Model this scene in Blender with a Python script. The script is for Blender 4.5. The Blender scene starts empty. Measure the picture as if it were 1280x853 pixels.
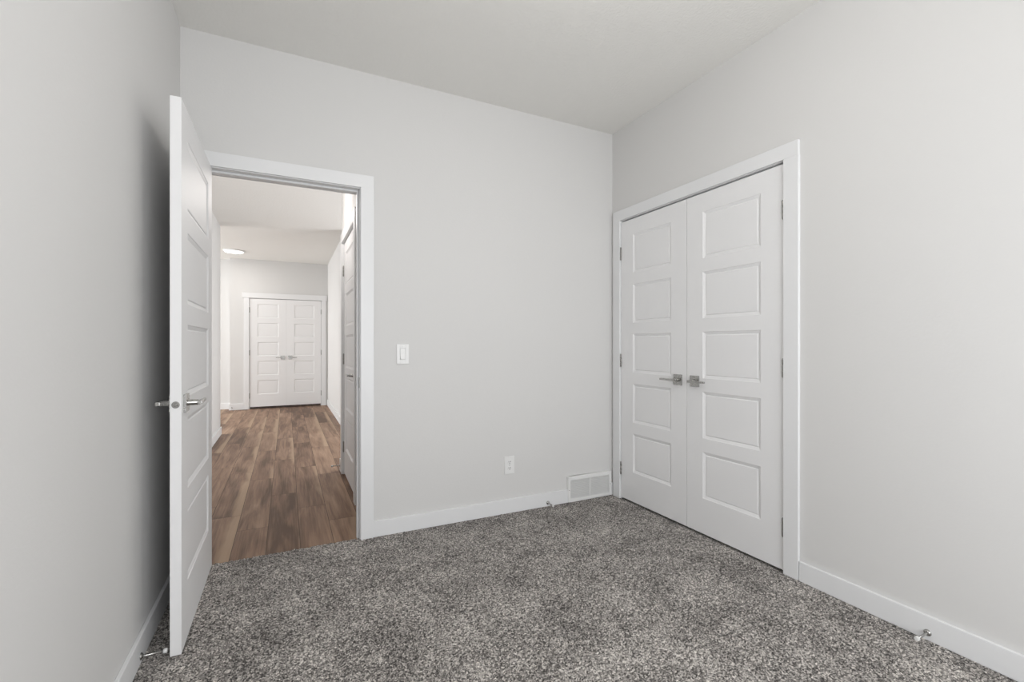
import bpy, bmesh, math, random
from mathutils import Vector, Matrix
import numpy as np
random.seed(5)
C = bpy.context.scene.collection
PI = math.pi
R = math.radians

# ------------------------------------------------------------------ camera, light, exposure
XL, XR, D, H = -.4814, 2.2295, 2.809, 2.743       # left wall, right wall, back wall, ceiling
cam = bpy.data.cameras.new('camera')
cam.sensor_width = 36; cam.lens = 36 * 574.3 / 1280
cam.shift_y = (431.15 - 426.5) / 1280
cam.clip_start = .02
co = bpy.data.objects.new('camera', cam); C.objects.link(co)
co.location = (0, 0, 1.1395); co.rotation_euler = (R(90), 0, -.4558)
bpy.context.scene.camera = co

w = bpy.data.worlds.new('world'); bpy.context.scene.world = w; w.use_nodes = True
w.node_tree.nodes['Background'].inputs[0].default_value = (.8, .87, 1, 1)
w.node_tree.nodes['Background'].inputs[1].default_value = .6

def area(name, loc, rot, sx, sy, power, col=(1, 1, 1), shape='RECTANGLE', spread=180):
    l = bpy.data.lights.new(name, 'AREA'); l.shape = shape; l.size = sx
    if shape in ('RECTANGLE', 'ELLIPSE'): l.size_y = sy
    l.energy = power; l.color = col; l.spread = R(spread)
    o = bpy.data.objects.new(name, l); C.objects.link(o); o.location = loc; o.rotation_euler = rot
    return o
RY = -1.1      # wall behind the camera
# daylight through the bedroom window behind the camera, and the bedroom's ceiling lamp
def bulb(name, loc, radius, power, col):
    l = bpy.data.lights.new(name, 'POINT'); l.shadow_soft_size = radius; l.energy = power; l.color = col
    o = bpy.data.objects.new(name, l); C.objects.link(o); o.location = loc
    return o
area('window_daylight', (.85, RY - .02, 1.22), (R(90), 0, 0), 1.8, 1.6, 53, (.975, .985, 1))
bulb('ceiling_lamp_light', (.87, .95, 2.50), .13, 11.5, (1, .975, .945))
# daylight from the open room left of the hall, the hall's ceiling lamp, and two added fill lights
area('great_room_daylight', (-4.3, 8.25, 1.4), (0, R(-90), 0), 2.0, 2.3, 128, (.96, .98, 1))
area('hall_side_fill', (2.5, 5.5, 1.15), (0, R(90), 0), 1.3, 1.5, 52, (.95, .97, 1))  # unseen area fill, added to brighten the end of the left hall wall
area('hall_lamp_light', (-.767, 8.66, 2.628), (0, 0, 0), .24, .24, 5, (1, .95, .89), 'DISK')
bulb('hall_near_fill', (.12, 4.0, 2.25), .14, 9, (1, .945, .905))  # unseen point fill, added to lift the near hall and its side door

vs = bpy.context.scene.view_settings
vs.view_transform = 'Standard'; vs.look = 'None'; vs.gamma = 1; vs.use_curve_mapping = False
vs.exposure = 0.0

# ------------------------------------------------------------------ materials
def mat(name):
    m = bpy.data.materials.new(name); m.use_nodes = True
    nt = m.node_tree; b = nt.nodes['Principled BSDF']
    return m, nt, b
def N(nt, t, **k):
    n = nt.nodes.new(t)
    for a, v in k.items(): setattr(n, a, v)
    return n
def paint(name, col, rough, bump_scale=0, bump=0, dist=.001, spec=.5):
    m, nt, b = mat(name)
    b.inputs['Base Color'].default_value = (*col, 1); b.inputs['Roughness'].default_value = rough
    b.inputs['Specular IOR Level'].default_value = spec
    if bump:
        tc = N(nt, 'ShaderNodeTexCoord'); no = N(nt, 'ShaderNodeTexNoise')
        no.inputs['Scale'].default_value = bump_scale; no.inputs['Detail'].default_value = 4
        bu = N(nt, 'ShaderNodeBump'); bu.inputs['Strength'].default_value = bump; bu.inputs['Distance'].default_value = dist
        nt.links.new(tc.outputs['Object'], no.inputs['Vector']); nt.links.new(no.outputs['Fac'], bu.inputs['Height'])
        nt.links.new(bu.outputs['Normal'], b.inputs['Normal'])
    return m
WALL = paint('wall_paint', (.70, .695, .685), .75, 90, .25, .0015, .3)
CEIL = paint('ceiling_texture', (.83, .82, .79), .95, 70, .6, .004, .1)
TRIM = paint('trim_white', (.80, .805, .81), .38, 35, .05, .001)
DOORP = paint('door_white', (.83, .828, .83), .5, 60, .04, .001)
PLAST = paint('white_plastic', (.82, .82, .81), .3, 60, .02)
DARK = paint('slot_shadow_grey', (.03, .03, .03), .8, 40, .05)
RUBB = paint('rubber_white', (.72, .72, .71), .55, 60, .05)
def metal(name, col, rough):
    m, nt, b = mat(name)
    b.inputs['Base Color'].default_value = (*col, 1); b.inputs['Metallic'].default_value = 1
    tc = N(nt, 'ShaderNodeTexCoord'); no = N(nt, 'ShaderNodeTexNoise'); no.inputs['Scale'].default_value = 120
    mr = N(nt, 'ShaderNodeMapRange'); mr.inputs['To Min'].default_value = rough - .05; mr.inputs['To Max'].default_value = rough + .07
    nt.links.new(tc.outputs['Object'], no.inputs['Vector']); nt.links.new(no.outputs['Fac'], mr.inputs['Value'])
    nt.links.new(mr.outputs[0], b.inputs['Roughness'])
    return m
NICK = metal('satin_nickel', (.44, .435, .42), .26)
HING = metal('hinge_nickel', (.33, .325, .31), .34)

def lampmat(name, col, e):
    m, nt, b = mat(name)
    b.inputs['Base Color'].default_value = (.9, .9, .9, 1)
    b.inputs['Emission Color'].default_value = (*col, 1); b.inputs['Emission Strength'].default_value = e
    return m
GLOW = lampmat('lamp_diffuser', (1, .97, .93), 2.2)

def carpet_mat():
    m, nt, b = mat('carpet_pile')
    L = nt.links.new
    tc = N(nt, 'ShaderNodeTexCoord')
    v = N(nt, 'ShaderNodeTexVoronoi'); v.inputs['Scale'].default_value = 175
    wv = N(nt, 'ShaderNodeTexNoise'); wv.inputs['Scale'].default_value = 60; wv.inputs['Detail'].default_value = 2
    mx = N(nt, 'ShaderNodeMix', data_type='VECTOR'); mx.inputs[0].default_value = .012
    L(tc.outputs['Object'], wv.inputs['Vector']); L(tc.outputs['Object'], mx.inputs[4]); L(wv.outputs['Color'], mx.inputs[5])
    L(mx.outputs[1], v.inputs['Vector'])
    n1 = N(nt, 'ShaderNodeTexNoise'); n1.inputs['Scale'].default_value = 170; n1.inputs['Detail'].default_value = 3
    L(tc.outputs['Object'], n1.inputs['Vector'])
    n2 = N(nt, 'ShaderNodeTexNoise'); n2.inputs['Scale'].default_value = 4.2; n2.inputs['Detail'].default_value = 4; n2.inputs['Roughness'].default_value = .6
    L(tc.outputs['Object'], n2.inputs['Vector'])
    sep = N(nt, 'ShaderNodeSeparateColor'); L(v.outputs['Color'], sep.inputs[0])
    # tuft tone = cell random + fine noise + trodden patches
    a = N(nt, 'ShaderNodeMath', operation='MULTIPLY'); a.inputs[1].default_value = .62; L(sep.outputs[0], a.inputs[0])
    c = N(nt, 'ShaderNodeMath', operation='MULTIPLY_ADD'); c.inputs[1].default_value = 1.2; c.inputs[2].default_value = -.42; L(n1.outputs['Fac'], c.inputs[0])
    s = N(nt, 'ShaderNodeMath', operation='ADD'); L(a.outputs[0], s.inputs[0]); L(c.outputs[0], s.inputs[1])
    d = N(nt, 'ShaderNodeMath', operation='MULTIPLY_ADD'); d.inputs[1].default_value = .6; d.inputs[2].default_value = -.325; L(n2.outputs['Fac'], d.inputs[0])
    s2 = N(nt, 'ShaderNodeMath', operation='ADD'); L(s.outputs[0], s2.inputs[0]); L(d.outputs[0], s2.inputs[1])
    r = N(nt, 'ShaderNodeValToRGB'); e = r.color_ramp.elements
    e[0].position = .16; e[0].color = (.055, .050, .046, 1)
    e[1].position = .86; e[1].color = (.80, .755, .705, 1)
    k = e.new(.38); k.color = (.20, .185, .172, 1)
    k = e.new(.62); k.color = (.425, .396, .368, 1)
    L(s2.outputs[0], r.inputs[0]); L(r.outputs[0], b.inputs['Base Color'])
    b.inputs['Roughness'].default_value = 1; b.inputs['Specular IOR Level'].default_value = .05
    b.inputs['Sheen Weight'].default_value = .15
    bu = N(nt, 'ShaderNodeBump'); bu.inputs['Strength'].default_value = .6; bu.inputs['Distance'].default_value = .006
    L(s.outputs[0], bu.inputs['Height']); L(bu.outputs['Normal'], b.inputs['Normal'])
    return m
CARP = carpet_mat()

def wood_mat():
    m, nt, b = mat('walnut_plank'); L = nt.links.new
    tc = N(nt, 'ShaderNodeTexCoord'); at = N(nt, 'ShaderNodeAttribute', attribute_name='plank')
    # coordinate shifted for every plank, stretched along the boards
    sc = N(nt, 'ShaderNodeVectorMath', operation='SCALE'); sc.inputs['Scale'].default_value = 37
    L(at.outputs['Color'], sc.inputs[0])
    ad = N(nt, 'ShaderNodeVectorMath', operation='ADD'); L(tc.outputs['Object'], ad.inputs[0]); L(sc.outputs[0], ad.inputs[1])
    def noise(sx, sy, detail, dist=0.):
        mp = N(nt, 'ShaderNodeMapping'); mp.inputs['Scale'].default_value = (sx, sy, 1); L(ad.outputs[0], mp.inputs[0])
        n = N(nt, 'ShaderNodeTexNoise'); n.inputs['Scale'].default_value = 1; n.inputs['Detail'].default_value = detail
        n.inputs['Distortion'].default_value = dist; L(mp.outputs[0], n.inputs['Vector']); return n
    broad = noise(11, 1.3, 3, 1.0); grain = noise(95, 3.2, 4, .5); sap = noise(6, .9, 3, .4)
    sep = N(nt, 'ShaderNodeSeparateColor'); L(at.outputs['Color'], sep.inputs[0])
    def ma(x, k, c):
        q = N(nt, 'ShaderNodeMath', operation='MULTIPLY_ADD'); q.inputs[1].default_value = k; q.inputs[2].default_value = c; L(x, q.inputs[0]); return q.outputs[0]
    def addn(x, y):
        q = N(nt, 'ShaderNodeMath', operation='ADD'); L(x, q.inputs[0]); L(y, q.inputs[1]); return q.outputs[0]
    t = addn(addn(ma(broad.outputs['Fac'], 1.15, -.30), ma(grain.outputs['Fac'], .55, -.27)), ma(sep.outputs[0], .34, -.13))
    r = N(nt, 'ShaderNodeValToRGB'); e = r.color_ramp.elements
    e[0].position = .08; e[0].color = (.12, .070, .044, 1)
    e[1].position = .95; e[1].color = (.50, .345, .235, 1)
    k = e.new(.35); k.color = (.235, .144, .096, 1)
    k = e.new(.62); k.color = (.355, .232, .156, 1)
    L(t, r.inputs[0])
    # pale sapwood along one edge of many boards
    ac = N(nt, 'ShaderNodeAttribute', attribute_name='across'); sa = N(nt, 'ShaderNodeSeparateColor'); L(ac.outputs['Color'], sa.inputs[0])
    edge = addn(ma(sa.outputs[0], 1.0, -1.06), ma(sap.outputs['Fac'], .95, -.20))
    edge = addn(edge, ma(sep.outputs[1], .55, -.36))
    r2 = N(nt, 'ShaderNodeValToRGB'); e = r2.color_ramp.elements
    e[0].position = .03; e[0].color = (0, 0, 0, 1); e[1].position = .22; e[1].color = (.7, .7, .7, 1)
    L(edge, r2.inputs[0])
    mx = N(nt, 'ShaderNodeMix', data_type='RGBA'); L(r2.outputs[0], mx.inputs[0]); L(r.outputs[0], mx.inputs[6])
    mx.inputs[7].default_value = (.47, .335, .225, 1)
    L(mx.outputs[2], b.inputs['Base Color'])
    b.inputs['Roughness'].default_value = .5
    b.inputs['Specular IOR Level'].default_value = .22
    bu = N(nt, 'ShaderNodeBump'); bu.inputs['Strength'].default_value = .12; bu.inputs['Distance'].default_value = .001
    L(grain.outputs['Fac'], bu.inputs['Height']); L(bu.outputs['Normal'], b.inputs['Normal'])
    return m
WOOD = wood_mat()
GAP = paint('plank_joint', (.05, .032, .02), .7, 40, .02)

# ------------------------------------------------------------------ mesh helpers
def box(bm, x0, x1, y0, y1, z0, z1, mi=0):
    v = [bm.verts.new(p) for p in ((x0, y0, z0), (x1, y0, z0), (x1, y1, z0), (x0, y1, z0), (x0, y0, z1), (x1, y0, z1), (x1, y1, z1), (x0, y1, z1))]
    for q in ((0, 3, 2, 1), (4, 5, 6, 7), (0, 1, 5, 4), (1, 2, 6, 5), (2, 3, 7, 6), (3, 0, 4, 7)):
        f = bm.faces.new([v[i] for i in q]); f.material_index = mi
def lathe(bm, p0, axis, prof, n=20):
    """prof: (distance along axis, radius)"""
    a = Vector(axis).normalized(); p0 = Vector(p0)
    u = a.orthogonal().normalized(); w_ = a.cross(u)
    rings = []
    for s, r in prof:
        rings.append([bm.verts.new(p0 + a * s + (u * math.cos(2 * PI * i / n) + w_ * math.sin(2 * PI * i / n)) * max(r, 1e-5)) for i in range(n)])
    for A, B in zip(rings, rings[1:]):
        for i in range(n):
            f = bm.faces.new((A[i], A[(i + 1) % n], B[(i + 1) % n], B[i])); f.smooth = True
    bm.faces.new(list(reversed(rings[0]))); bm.faces.new(rings[-1])
def obj(name, bm, mats, parent=None, bevel=0, seg=2, smooth=False):
    bmesh.ops.recalc_face_normals(bm, faces=bm.faces)
    me = bpy.data.meshes.new(name); bm.to_mesh(me); bm.free()
    for m in (mats if isinstance(mats, (list, tuple)) else [mats]): me.materials.append(m)
    o = bpy.data.objects.new(name, me); C.objects.link(o)
    if parent: o.parent = parent
    if bevel:
        b = o.modifiers.new('bevel', 'BEVEL'); b.width = bevel; b.segments = seg; b.limit_method = 'ANGLE'; b.angle_limit = R(40)
        b.harden_normals = False
    return o
def struct(name, bm, m, bevel=0, parent=None):
    o = obj(name, bm, m, parent, bevel)
    if not parent: o['kind'] = 'structure'
    return o
def tag(o, label, cat, group=None):
    o['label'] = label; o['category'] = cat
    if group: o['group'] = group
    return o
def empty(name, loc, rz, label, cat, group=None):
    o = bpy.data.objects.new(name, None); C.objects.link(o); o.location = loc; o.rotation_euler = (0, 0, rz)
    o.empty_display_size = .05
    return tag(o, label, cat, group)
NB = bmesh.new

HZ = -.012           # hall floor level
HC = 2.665           # hall ceiling level
T = .12              # partition thickness
OPL, OPR, OPH = -.3835, .3835, 2.055       # bedroom doorway, inner faces of the jamb
CW, CT = .076, .016  # casing width, thickness
CY0, CY1 = 1.461, 2.703                     # closet opening (inner faces)
HX = .452            # hall right wall near the bedroom
HLX = -.765          # hall left wall
HE = 4.47            # outside corner of the near right hall wall
FY = 9.415           # far wall of the hall
LE = 6.94            # end of the hall's left wall

# ------------------------------------------------------------------ the room shell
bm = NB()   # bedroom carpet slab with a little real relief along the visible part
box(bm, XL, XR + .02, RY, D + .015, -.02, -.004)
struct('floor', bm, CARP)
def pile():
    x0, x1, y0, y1, st = XL, XR - .005, .35, D + .022, .0065
    nx = int((x1 - x0) / st); ny = int((y1 - y0) / st)
    rng = np.random.default_rng(3)
    gx, gy = np.meshgrid(np.linspace(x0, x1, nx), np.linspace(y0, y1, ny))
    jx = rng.uniform(-.4, .4, gx.shape) * st; jy = rng.uniform(-.4, .4, gx.shape) * st
    jx[:, 0] = jx[:, -1] = 0
    z = rng.normal(0, .0022, gx.shape).clip(-.005, .005) - .0005
    z[-1] = -.012; z[0] = -.006
    vert = np.stack([gx + jx, gy + jy, z], -1).reshape(-1, 3)
    # keep only what lies in front of the back wall, except inside the doorway
    i = np.arange(ny * nx).reshape(ny, nx)
    q = np.stack([i[:-1, :-1], i[:-1, 1:], i[1:, 1:], i[1:, :-1]], -1).reshape(-1, 4)
    cx, cy_ = gx[:-1, :-1].ravel(), gy[:-1, :-1].ravel()
    keep = (cy_ < D - .004) | ((cx > OPL - .012) & (cx < OPR + .002))
    q = q[keep]
    me = bpy.data.meshes.new('floor_pile')
    me.vertices.add(len(vert)); me.vertices.foreach_set('co', vert.ravel())
    me.loops.add(q.size); me.loops.foreach_set('vertex_index', q.ravel().astype(np.int32))
    me.polygons.add(len(q)); me.polygons.foreach_set('loop_start', np.arange(0, q.size, 4, dtype=np.int32))
    me.polygons.foreach_set('loop_total', np.full(len(q), 4, dtype=np.int32))
    me.update(); me.validate(); me.materials.append(CARP)
    me.polygons.foreach_set('use_smooth', np.ones(len(me.polygons), dtype=bool))
    o = bpy.data.objects.new('carpet_pile', me); C.objects.link(o)
    o.parent = bpy.data.objects['floor']
    o['kind'] = 'stuff'
pile()

bm = NB(); box(bm, XL - T, XR + T, RY - T, D + T, H, H + .1); struct('ceiling', bm, CEIL)
bm = NB(); box(bm, XL - T, XL, RY - T, D + T, -.02, H); struct('wall_left', bm, WALL)
bm = NB()   # back wall with the doorway
jt = .018
box(bm, XL, OPL - jt, D, D + T, -.02, H); box(bm, OPR + jt, XR + T, D, D + T, -.02, H); box(bm, OPL - jt, OPR + jt, D, D + T, OPH + jt, H)
struct('wall_back', bm, WALL)
bm = NB()   # right wall with the closet opening
box(bm, XR, XR + T, RY - T, CY0 - jt, -.02, H); box(bm, XR, XR + T, CY1 + jt, D, -.02, H); box(bm, XR, XR + T, CY0 - jt, CY1 + jt, 2.055 + jt, H)
struct('wall_right', bm, WALL)
bm = NB()   # wall behind the camera, with the window opening
box(bm, XL, -.12, RY - T, RY, -.02, H); box(bm, 1.82, XR, RY - T, RY, -.02, H)
box(bm, -.12, 1.82, RY - T, RY, -.02, .43); box(bm, -.12, 1.82, RY - T, RY, 2.17, H)
struct('wall_front', bm, WALL)
bm = NB()
for a in ((-.12, -.07, .43, 2.17), (1.77, 1.82, .43, 2.17), (.83, .87, .48, 2.12)): box(bm, a[0], a[1], RY - .1, RY - .06, a[2], a[3])
box(bm, -.07, 1.77, RY - .1, RY - .06, .43, .48); box(bm, -.07, 1.77, RY - .1, RY - .06, 2.12, 2.17)
struct('window_1', bm, TRIM)
bm = NB()   # inside of the closet
X2 = XR + T
box(bm, X2 + .55, X2 + .6, 1.2, 2.95, -.02, 2.4); box(bm, X2, X2 + .55, 1.15, 1.2, -.02, 2.4); box(bm, X2, X2 + .55, 2.95, 3.0, -.02, 2.4); box(bm, X2, X2 + .55, 1.2, 2.95, 2.4, 2.45)
struct('wall_closet', bm, WALL)
bm = NB(); box(bm, XR + .02, X2 + .55, 1.2, 2.95, -.02, -.006); struct('floor_closet', bm, CARP)

# ---------------- hall shell
def planks():
    bm = NB(); lay = bm.loops.layers.float_color.new('plank'); lu = bm.loops.layers.float_color.new('across')
    cols = [-.976, -.800, -.625, -.449, -.277, -.105, .070, .248, .428, .606, .784]
    start = {-.449: 3.585, -.277: 3.289, -.105: 3.952, .070: 3.57, .248: 3.234, .428: 3.791, -.625: 3.85, -.800: 3.4, -.976: 3.1, .606: 3.5}
    xs = []
    x = -.976
    while x > -4.4: x -= .176; xs.append(x)
    allc = sorted(xs) + cols + [.96, 1.14, 1.31, 1.49, 1.67, 1.84, 2.02, 2.2, 2.38, 2.56]
    rng = random.Random(11); Ln = 1.177; g = .0013
    for a, b in zip(allc, allc[1:]):
        s = start.get(a, 3 + rng.random() * Ln)
        y = s - Ln
        while y < FY + .3:
            y0, y1 = max(y, D + .013), y + Ln
            if y1 > y0 + .02:
                t = rng.random()
                c = (t, rng.random(), rng.random(), 1)
                f = bm.faces.new([bm.verts.new(p) for p in ((a + g, y0 + g, HZ), (b - g, y0 + g, HZ), (b - g, y1 - g, HZ), (a + g, y1 - g, HZ))])
                for l, u in zip(f.loops, (0, 1, 1, 0)): l[lay] = c; l[lu] = (u, t, 0, 1)
            y = y1
    box(bm, -4.5, 2.6, D + .013, FY + .35, HZ - .03, HZ - .0012, 1)
    return bm
struct('floor_hall', planks(), [WOOD, GAP])
bm = NB(); box(bm, -4.5, 2.6, D + T, FY + .35, HC, HC + .08); struct('ceiling_hall', bm, CEIL)
bm = NB(); box(bm, HLX - T, HLX, D + T, LE, HZ, HC); struct('wall_hall_left', bm, WALL)
bm = NB()   # near right hall wall, with a doorway
DY0, DY1 = 3.535, 4.325
box(bm, HX, HX + T, D + T, DY0 - jt, HZ, HC); box(bm, HX, HX + T, DY1 + jt, HE, HZ, HC); box(bm, HX, HX + T, DY0 - jt, DY1 + jt, 2.04 + jt, HC)
box(bm, HX + T, 2.6, HE - T, HE, HZ, HC)
struct('wall_hall_right', bm, WALL)
bm = NB(); box(bm, HX + T, .69, D + T, HE - T, HZ, .0)
box(bm, HX + T + .1, HX + T + .12, D + T, HE - T, 0, HC)
struct('wall_hall_room', bm, WALL)
HF = .702           # far right hall wall
bm = NB(); box(bm, HF, HF + T, 6.45, FY, HZ, HC); box(bm, HF + T, 2.6, 6.45, 6.45 + T, HZ, HC)
struct('wall_hall_far_right', bm, WALL)
bm = NB(); box(bm, 2.6, 2.65, HE - T, 6.6, HZ, HC); struct('wall_fill_recess', bm, WALL)  # closes an unseen recess added to hold the side fill light
FX0, FX1, FH = -.598, .587, 1.972            # far closet opening
bm = NB()
box(bm, -.895, FX0 - jt, FY, FY + T, HZ, HC); box(bm, FX1 + jt, HF + T, FY, FY + T, HZ, HC); box(bm, FX0 - jt, FX1 + jt, FY, FY + T, FH + jt, HC)
box(bm, -4.5, -.895, FY + .19, FY + .3, HZ, HC)
box(bm, -.895, FX0 - jt, FY + T, FY + .3, HZ, HC)
struct('wall_hall_end', bm, WALL)
bm = NB(); box(bm, -.78, .7, FY + .6, FY + .65, HZ, HC); struct('wall_far_closet', bm, WALL)
bm = NB(); box(bm, -4.55, -4.5, LE - .2, FY + .35, HZ, HC); box(bm, -4.5, HLX - T, LE - .2, LE - .1, HZ, HC); struct('wall_great_room', bm, WALL)

# ------------------------------------------------------------------ trim
BH, BT = .0945, .014
def base(name, *boxes):
    bm = NB()
    for b in boxes: box(bm, *b)
    return struct(name, bm, TRIM, .0025)
base('baseboard_left', (XL, XL + BT, RY, D, 0, BH))
base('baseboard_back', (OPR + CW - .002, 1.822, D - BT, D, 0, BH), (2.2, XR, D - BT, D, 0, BH))
base('baseboard_right', (XR - BT, XR, RY, CY0 - CW - .005, 0, BH))
base('baseboard_front', (XL + BT, XR - BT, RY, RY + BT, 0, BH))
base('baseboard_hall_left', (HLX, HLX + BT, D + T, LE + BT, HZ, HZ + .097), (HLX - T, HLX, LE, LE + BT, HZ, HZ + .097))
base('baseboard_hall_right', (HX - BT - .003, HX, DY1 + .093, HE + BT, HZ, HZ + .11), (HX, 2.6, HE, HE + BT, HZ, HZ + .1))
base('baseboard_hall_far_right', (HF - BT, HF, 6.45, FY - .001, HZ, HZ + .105))
base('baseboard_hall_end', (-.895 - BT, FX0 - .085, FY - BT, FY, HZ, HZ + .112), (-.895 - BT, -.895, FY, FY + .19, HZ, HZ + .112), (-4.5, -.895 - BT, FY + .19 - BT, FY + .19, HZ, HZ + .112))

def frame_trim(name, w, h, depth, to_world, rz, cw=CW, z0=0, reveal=.004, stop=True, head=None, both=True, stop_at=.04):
    """door casing, jamb and stop; local: opening from x=0..w, wall face y=0, wall runs to y=depth"""
    root = bpy.data.objects.new(name, None); C.objects.link(root); root.location = to_world; root.rotation_euler = (0, 0, rz)
    root['kind'] = 'structure'; root.empty_display_size = .05
    bm = NB(); j = .018
    box(bm, -j, 0, -.001, depth + .001, z0, h + j); box(bm, w, w + j, -.001, depth + .001, z0, h + j); box(bm, 0, w, -.001, depth + .001, h, h + j)
    obj('jamb', bm, TRIM, root, .001, 1)
    if stop:
        bm = NB(); s = .011; a, b_ = stop_at, min(stop_at + .035, depth)
        box(bm, 0, s, a, b_, z0, h - s); box(bm, w - s, w, a, b_, z0, h - s); box(bm, 0, w, a, b_, h - s, h)
        obj('stop_strip', bm, TRIM, root, .002, 1)
    for side in ((0, 1) if both else (0,)):
        y0, y1 = (-CT, 0) if side == 0 else (depth, depth + CT)
        bm = NB(); r = reveal
        box(bm, -r - cw, -r, y0, y1, z0, h + r); box(bm, w + r, w + r + cw, y0, y1, z0, h + r)
        if head and side == 0:
            box(bm, -r - cw - head[0], w + r + cw + head[1], y0 - .006, y1, h + r, h + r + head[2])
        else:
            box(bm, -r - cw, w + r + cw, y0, y1, h + r, h + r + cw)
        bmesh.ops.remove_doubles(bm, verts=bm.verts, dist=1e-6)
        obj('casing', bm, TRIM, root, .0015, 2)
    return root
frame_trim('trim_1', OPR - OPL, OPH, T, (OPL, D, 0), 0, z0=-.012, cw=.074)
frame_trim('trim_2', CY1 - CY0, 2.055, T, (XR, CY1, 0), -PI / 2, cw=.0745, both=False, stop_at=.0385)
frame_trim('trim_3', DY1 - DY0, 2.04, T, (HX, DY1, 0), -PI / 2, z0=HZ, both=False, cw=.085, stop_at=.06)
frame_trim('trim_4', FX1 - FX0, FH, T, (FX0, FY, 0), 0, z0=HZ, both=False, cw=.078, head=(.03, .016, .094), stop_at=.0385)

# ------------------------------------------------------------------ doors
TH = .035
def leaf_bm(w, h, px0, px1, zs):
    bm = NB()
    # moulding profile: (inset from the panel edge, depth below the door face)
    prof = [(0, 0), (.0025, .0028), (.009, .0052), (.0165, .0088), (.0185, .0090), (.0225, .0052)]
    xs = [0, px0, px1, w]
    zz = [0] + [v for p in sorted(zs) for v in p] + [h]
    for side in (0, 1):
        sgn = 1 if side == 0 else -1
        yf = 0 if side == 0 else TH
        def quad(pts):
            f = bm.faces.new([bm.verts.new(p) for p in pts]); return f
        for i in range(3):
            for j in range(len(zz) - 1):
                hole = (i == 1 and j % 2 == 1)
                x0, x1, z0, z1 = xs[i], xs[i + 1], zz[j], zz[j + 1]
                if not hole:
                    quad(((x0, yf, z0), (x1, yf, z0), (x1, yf, z1), (x0, yf, z1)))
                else:
                    rings = [[(x0 + a, yf + sgn * d, z0 + a), (x1 - a, yf + sgn * d, z0 + a), (x1 - a, yf + sgn * d, z1 - a), (x0 + a, yf + sgn * d, z1 - a)] for a, d in prof]
                    for A, B in zip(rings, rings[1:]):
                        for q in range(4): quad((A[q], A[(q + 1) % 4], B[(q + 1) % 4], B[q]))
                    quad(rings[-1])
    quad = lambda pts: bm.faces.new([bm.verts.new(p) for p in pts])
    for x in (0, w):
        for j in range(len(zz) - 1): quad(((x, 0, zz[j]), (x, TH, zz[j]), (x, TH, zz[j + 1]), (x, 0, zz[j + 1])))
    for z in (0, h):
        for i in range(3): quad(((xs[i], 0, z), (xs[i + 1], 0, z), (xs[i + 1], TH, z), (xs[i], TH, z)))
    bmesh.ops.remove_doubles(bm, verts=bm.verts, dist=1e-5)
    return bm
def handle(parent, x, z, direction, y=0, flip=1, s=1.):
    """square-rose lever handle; flip=1 on the front (-Y) face, -1 on the rear"""
    r = .0335 * s
    bm = NB(); a, b_ = sorted((y, y - flip * .009))
    box(bm, x - r, x + r, a, b_, z - r, z + r)
    lathe(bm, (x, y - flip * .008, z), (0, -flip, 0), [(0, .0125), (.003, .0115), (.034, .0105)], 20)
    hd = obj('door_handle', bm, NICK, parent, .0012, 2)
    bm = NB(); a, b_ = sorted((y - flip * .040, y - flip * .056)); hh = .0075
    x0, x1 = sorted((x - direction * .013, x + direction * .112 * s))
    box(bm, x0, x1, a, b_, z - hh, z + hh)
    # the free end narrows a little
    tip = x + direction * .112 * s
    for v in bm.verts:
        if abs(v.co.x - tip) < 1e-4:
            v.co.z = z + (v.co.z - z) * .72; v.co.y = (a + b_) / 2 + (v.co.y - (a + b_) / 2) * .6
    obj('lever', bm, NICK, hd, .0022, 3)
    return hd
def hinge(parent, x, z, y=0, side=1, plate=.016):
    bm = NB(); yk = y - .0045
    for k in range(3): lathe(bm, (x, yk, z - .0445 + k * .0301), (0, 0, 1), [(0, .0052), (.0008, .0058), (.028, .0058), (.0288, .0052)], 14)
    lathe(bm, (x, yk, z + .0455), (0, 0, 1), [(0, .0046), (.003, .003)], 12); lathe(bm, (x, yk, z - .0485), (0, 0, 1), [(0, .003), (.003, .0046)], 12)
    box(bm, x - .0012, x + .0012, yk + .003, y + .030, z - .0445, z + .0445)
    obj('hinge', bm, HING, parent)
def make_door(name, w, h, px0, px1, zs, loc, rz, label):
    o = obj(name, leaf_bm(w, h, px0, px1, zs), DOORP, None, .0006, 1)
    o.location = loc; o.rotation_euler = (0, 0, rz); o['kind'] = 'structure'
    tag(o, label, 'door')
    return o
ZS = [(1.655 - k * .3577, 1.932 - k * .3577) for k in range(5)]
def zl(z0): return [(a - z0, b - z0) for a, b in ZS]
# bedroom door, standing open against the left wall
d = make_door('door_1', .760, 2.040, .118, .642, zl(.006), (-.346, 2.042, .006), PI / 2, 'open white five-panel door standing against the left wall')
handle(d, .067, .914, 1); handle(d, .067, .914, 1, y=TH, flip=-1)
for z in (.21, 1.005, 1.80): hinge(d, .7625, z, y=TH + .009)
bm = NB(); lathe(bm, (0, TH / 2, .914), (-1, 0, 0), [(-.002, .0126), (.0008, .0126), (.0012, .011)], 26)
lathe(bm, (0, TH / 2, .914), (-1, 0, 0), [(0, .0065), (.006, .006), (.007, .004)], 18); obj('latch', bm, HING, d)
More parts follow.
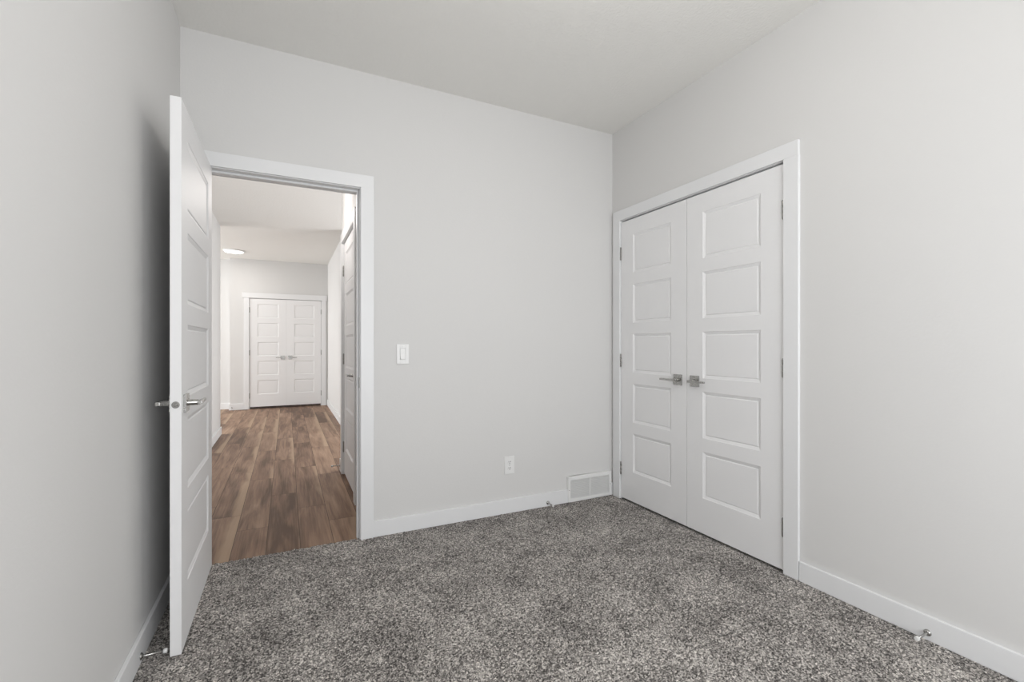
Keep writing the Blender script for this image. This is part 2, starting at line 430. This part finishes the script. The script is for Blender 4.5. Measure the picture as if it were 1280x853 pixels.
# bedroom closet pair
cz = .013
LW = (CY1 - CY0 - .009) / 2
d = make_door('door_2', LW, 2.030, .126, LW - .128, zl(cz), (XR - .003, CY1 - .003, cz), -PI / 2, 'left leaf of the white closet double door in the bedroom')
handle(d, LW - .066, .905, -1)
for z in (.215, 1.01, 1.80): hinge(d, -.0015, z)
d = make_door('door_3', LW, 2.030, .122, LW - .122, zl(cz), (XR - .003, CY0 + .003 + LW, cz), -PI / 2, 'right leaf of the white closet double door in the bedroom, largest door leaf in view')
handle(d, .064, .905, 1)
for z in (.215, 1.01, 1.80): hinge(d, LW + .0015, z)
# hall side door
d = make_door('door_4', .784, 2.03, .12, .664, zl(0), (HX + .006, DY1 - .003, 0.004), -PI / 2, 'white door in the right wall of the hall just past the doorway')
handle(d, .715, .905, -1, s=1.12)
for z in (.23, 1.01, 1.79): hinge(d, -.0015, z)
# double door at the end of the hall
FW = (FX1 - FX0 - .008) / 2
ZF = [(1.865 - k * .3435 - .252 - .016, 1.865 - k * .3435 - .016) for k in range(5)]
d = make_door('door_5', FW, 1.940, .122, FW - .128, ZF, (FX0 + .003, FY - .003, .026), 0, 'left leaf of the white double door at the end of the hall')
handle(d, FW - .062, .879, -1)
for z in (.20, .97, 1.735): hinge(d, -.0015, z)
d = make_door('door_6', FW, 1.940, .128, FW - .122, ZF, (FX1 - .003 - FW, FY - .003, .026), 0, 'right leaf of the white double door at the end of the hall')
handle(d, .062, .879, 1)
for z in (.20, .97, 1.735): hinge(d, FW + .0015, z)

# strike plate on the bedroom doorway jamb
bm = NB(); box(bm, OPR - .0015, OPR + .001, D + .003, D + .032, .885, .947); 
o = obj('strike_plate', bm, HING, None, .0005, 1); o.parent = bpy.data.objects['trim_1']
o.matrix_parent_inverse = Matrix.Translation((-OPL, -D, 0))

# ------------------------------------------------------------------ wall fittings
def screw(bm, x, y, z, r=.0032): lathe(bm, (x, y + .001, z), (0, -1, 0), [(0, r), (.0016, r), (.0022, r * .6)], 12)
s = empty('light_switch', (.634, D, 1.083), 0, 'white rocker light switch on the back wall right of the doorway', 'light switch')
bm = NB(); pw, ph = .0365, .0595
for b in ((-pw, -.0170, -ph, ph), (.0170, pw, -ph, ph), (-.0170, .0170, -ph, -.0340), (-.0170, .0170, .0340, ph)): box(bm, b[0], b[1], -.006, 0, b[2], b[3])
bmesh.ops.remove_doubles(bm, verts=bm.verts, dist=1e-6)
obj('wall_plate', bm, PLAST, s, .0012, 2)
bm = NB()
v = [bm.verts.new(p) for p in [(x, y, z) for x in (-.0155, .0155) for (y, z) in ((-.001, -.0325), (-.0115, -.0325), (-.0068, 0), (-.0055, .0325), (-.001, .0325))]]
bm.faces.new(v[:5]); bm.faces.new(v[5:][::-1])
for i in range(5): bm.faces.new((v[i], v[(i + 1) % 5], v[5 + (i + 1) % 5], v[5 + i]))
obj('rocker', bm, PLAST, s, .0008, 2)
for z in (-.048, .048):
    bm = NB(); screw(bm, 0, -.006, z); obj('screw', bm, PLAST, s)

s = empty('power_outlet', (1.356, D, .323), 0, 'white duplex power outlet low on the back wall', 'power outlet')
bm = NB(); box(bm, -.0365, .0365, -.006, 0, -.059, .059); obj('wall_plate', bm, PLAST, s, .0015, 2)
for z in (-.0205, .0205):
    bm = NB()
    n = 28; A = []; B = []
    for i in range(n):
        a = 2 * PI * i / n; x = .0168 * math.cos(a); zz = max(-.0128, min(.0128, .0168 * math.sin(a))) + z
        A.append(bm.verts.new((x, -.0055, zz))); B.append(bm.verts.new((x, -.0085, zz)))
    for i in range(n): bm.faces.new((A[i], A[(i + 1) % n], B[(i + 1) % n], B[i]))
    bm.faces.new(B)
    rc = obj('socket', bm, PLAST, s, .0006, 2)
    bm = NB()
    box(bm, -.0080, -.0052, -.0089, -.0080, z - .001, z + .0075); box(bm, .0052, .0080, -.0089, -.0080, z - .0005, z + .007)
    lathe(bm, (0, -.0080, z - .0068), (0, -1, 0), [(0, .0028), (.0009, .0028)], 12)
    obj('slot', bm, DARK, rc)
bm = NB(); screw(bm, 0, -.006, 0); obj('screw', bm, NICK, s)

# register (air vent) in the corner
s = empty('air_vent', (2.0095, D, 0), 0, 'white louvred wall register set into the back wall baseboard beside the closet', 'air vent')
vw, vz0, vz1 = .192, .004, .186
bm = NB(); b_ = .020
box(bm, -vw, -vw + b_, -.022, 0, vz0, vz1); box(bm, vw - b_, vw, -.022, 0, vz0, vz1)
box(bm, -vw + b_, vw - b_, -.022, 0, vz1 - .026, vz1); box(bm, -vw + b_, vw - b_, -.022, 0, vz0, vz0 + .022)
bmesh.ops.remove_doubles(bm, verts=bm.verts, dist=1e-6)
obj('frame', bm, PLAST, s, .0015, 2)
bm = NB(); box(bm, -.0035, .0035, -.0205, -.004, vz0 + .022, vz1 - .026); obj('mullion', bm, PLAST, s)
bm = NB(); box(bm, -vw + b_, vw - b_, -.005, -.001, vz0 + .022, vz1 - .026); obj('backing', bm, paint('vent_back', (.8, .8, .8), .6, 40, .02), s)
n = 15
for k in range(n):
    z = vz0 + .027 + k * (vz1 - vz0 - .054) / (n - 1)
    for (x0, x1) in ((-vw + b_, -.0035), (.0035, vw - b_)):
        bm = NB()
        v = [bm.verts.new(p) for p in ((x0, -.019, z - .0046), (x1, -.019, z - .0046), (x1, -.006, z + .0010), (x0, -.006, z + .0010), (x0, -.019, z - .0012), (x1, -.019, z - .0012), (x1, -.006, z + .0034), (x0, -.006, z + .0034))]
        for q in ((0, 3, 2, 1), (4, 5, 6, 7), (0, 1, 5, 4), (1, 2, 6, 5), (2, 3, 7, 6), (3, 0, 4, 7)): bm.faces.new([v[i] for i in q])
        obj('louvre', bm, PLAST, s)
for x in (-vw + .009, vw - .009):
    bm = NB(); screw(bm, x, -.022, .09, .003); obj('screw', bm, NICK, s)

# rigid door stops screwed to the baseboards; local +X points away from the board
def door_stop(loc, rz, label, L=.076):
    e = empty('door_stop', loc, rz, label, 'door stop', 'baseboard door stops')
    bm = NB(); lathe(bm, (0, 0, 0), (1, 0, 0), [(0, .0125), (.002, .0125), (.005, .0095), (.008, .006)], 22); obj('base', bm, NICK, e)
    bm = NB(); lathe(bm, (.007, 0, 0), (1, 0, 0), [(0, .0052), (.004, .0042), (L - .018, .0038)], 16); obj('rod', bm, NICK, e)
    bm = NB(); lathe(bm, (L - .013, 0, 0), (1, 0, 0), [(0, .0060), (.002, .0085), (.010, .0085), (.013, .0065)], 18); obj('rubber_tip', bm, RUBB, e)
    return e
door_stop((XL + BT, 2.052, .028), 0, 'door stop on the left wall baseboard beside the edge of the open door', .078)
door_stop((1.652, D - BT, .026), -PI / 2, 'door stop on the back wall baseboard left of the air vent')
door_stop((XR - BT, .884, .030), PI, 'door stop on the right wall baseboard in the lower right corner', .086)
door_stop((HX - BT - .003, 4.45, .04), PI, 'door stop on the short hall baseboard beside the side door', .074)
door_stop((-.868, FY - BT, .03), -PI / 2, 'tiny door stop on the baseboard at the far end of the hall')

# flush ceiling light of the hall
e = empty('ceiling_light', (-.767, 8.66, HC), 0, 'round flush white ceiling light glowing on the hall ceiling', 'ceiling light')
bm = NB(); lathe(bm, (0, 0, 0), (0, 0, -1), [(0, .155), (.006, .155), (.016, .150), (.020, .138)], 48); obj('rim', bm, TRIM, e)
bm = NB(); lathe(bm, (0, 0, -.019), (0, 0, -1), [(0, .137), (.006, .133), (.010, .118), (.012, .06)], 48); obj('diffuser', bm, GLOW, e)
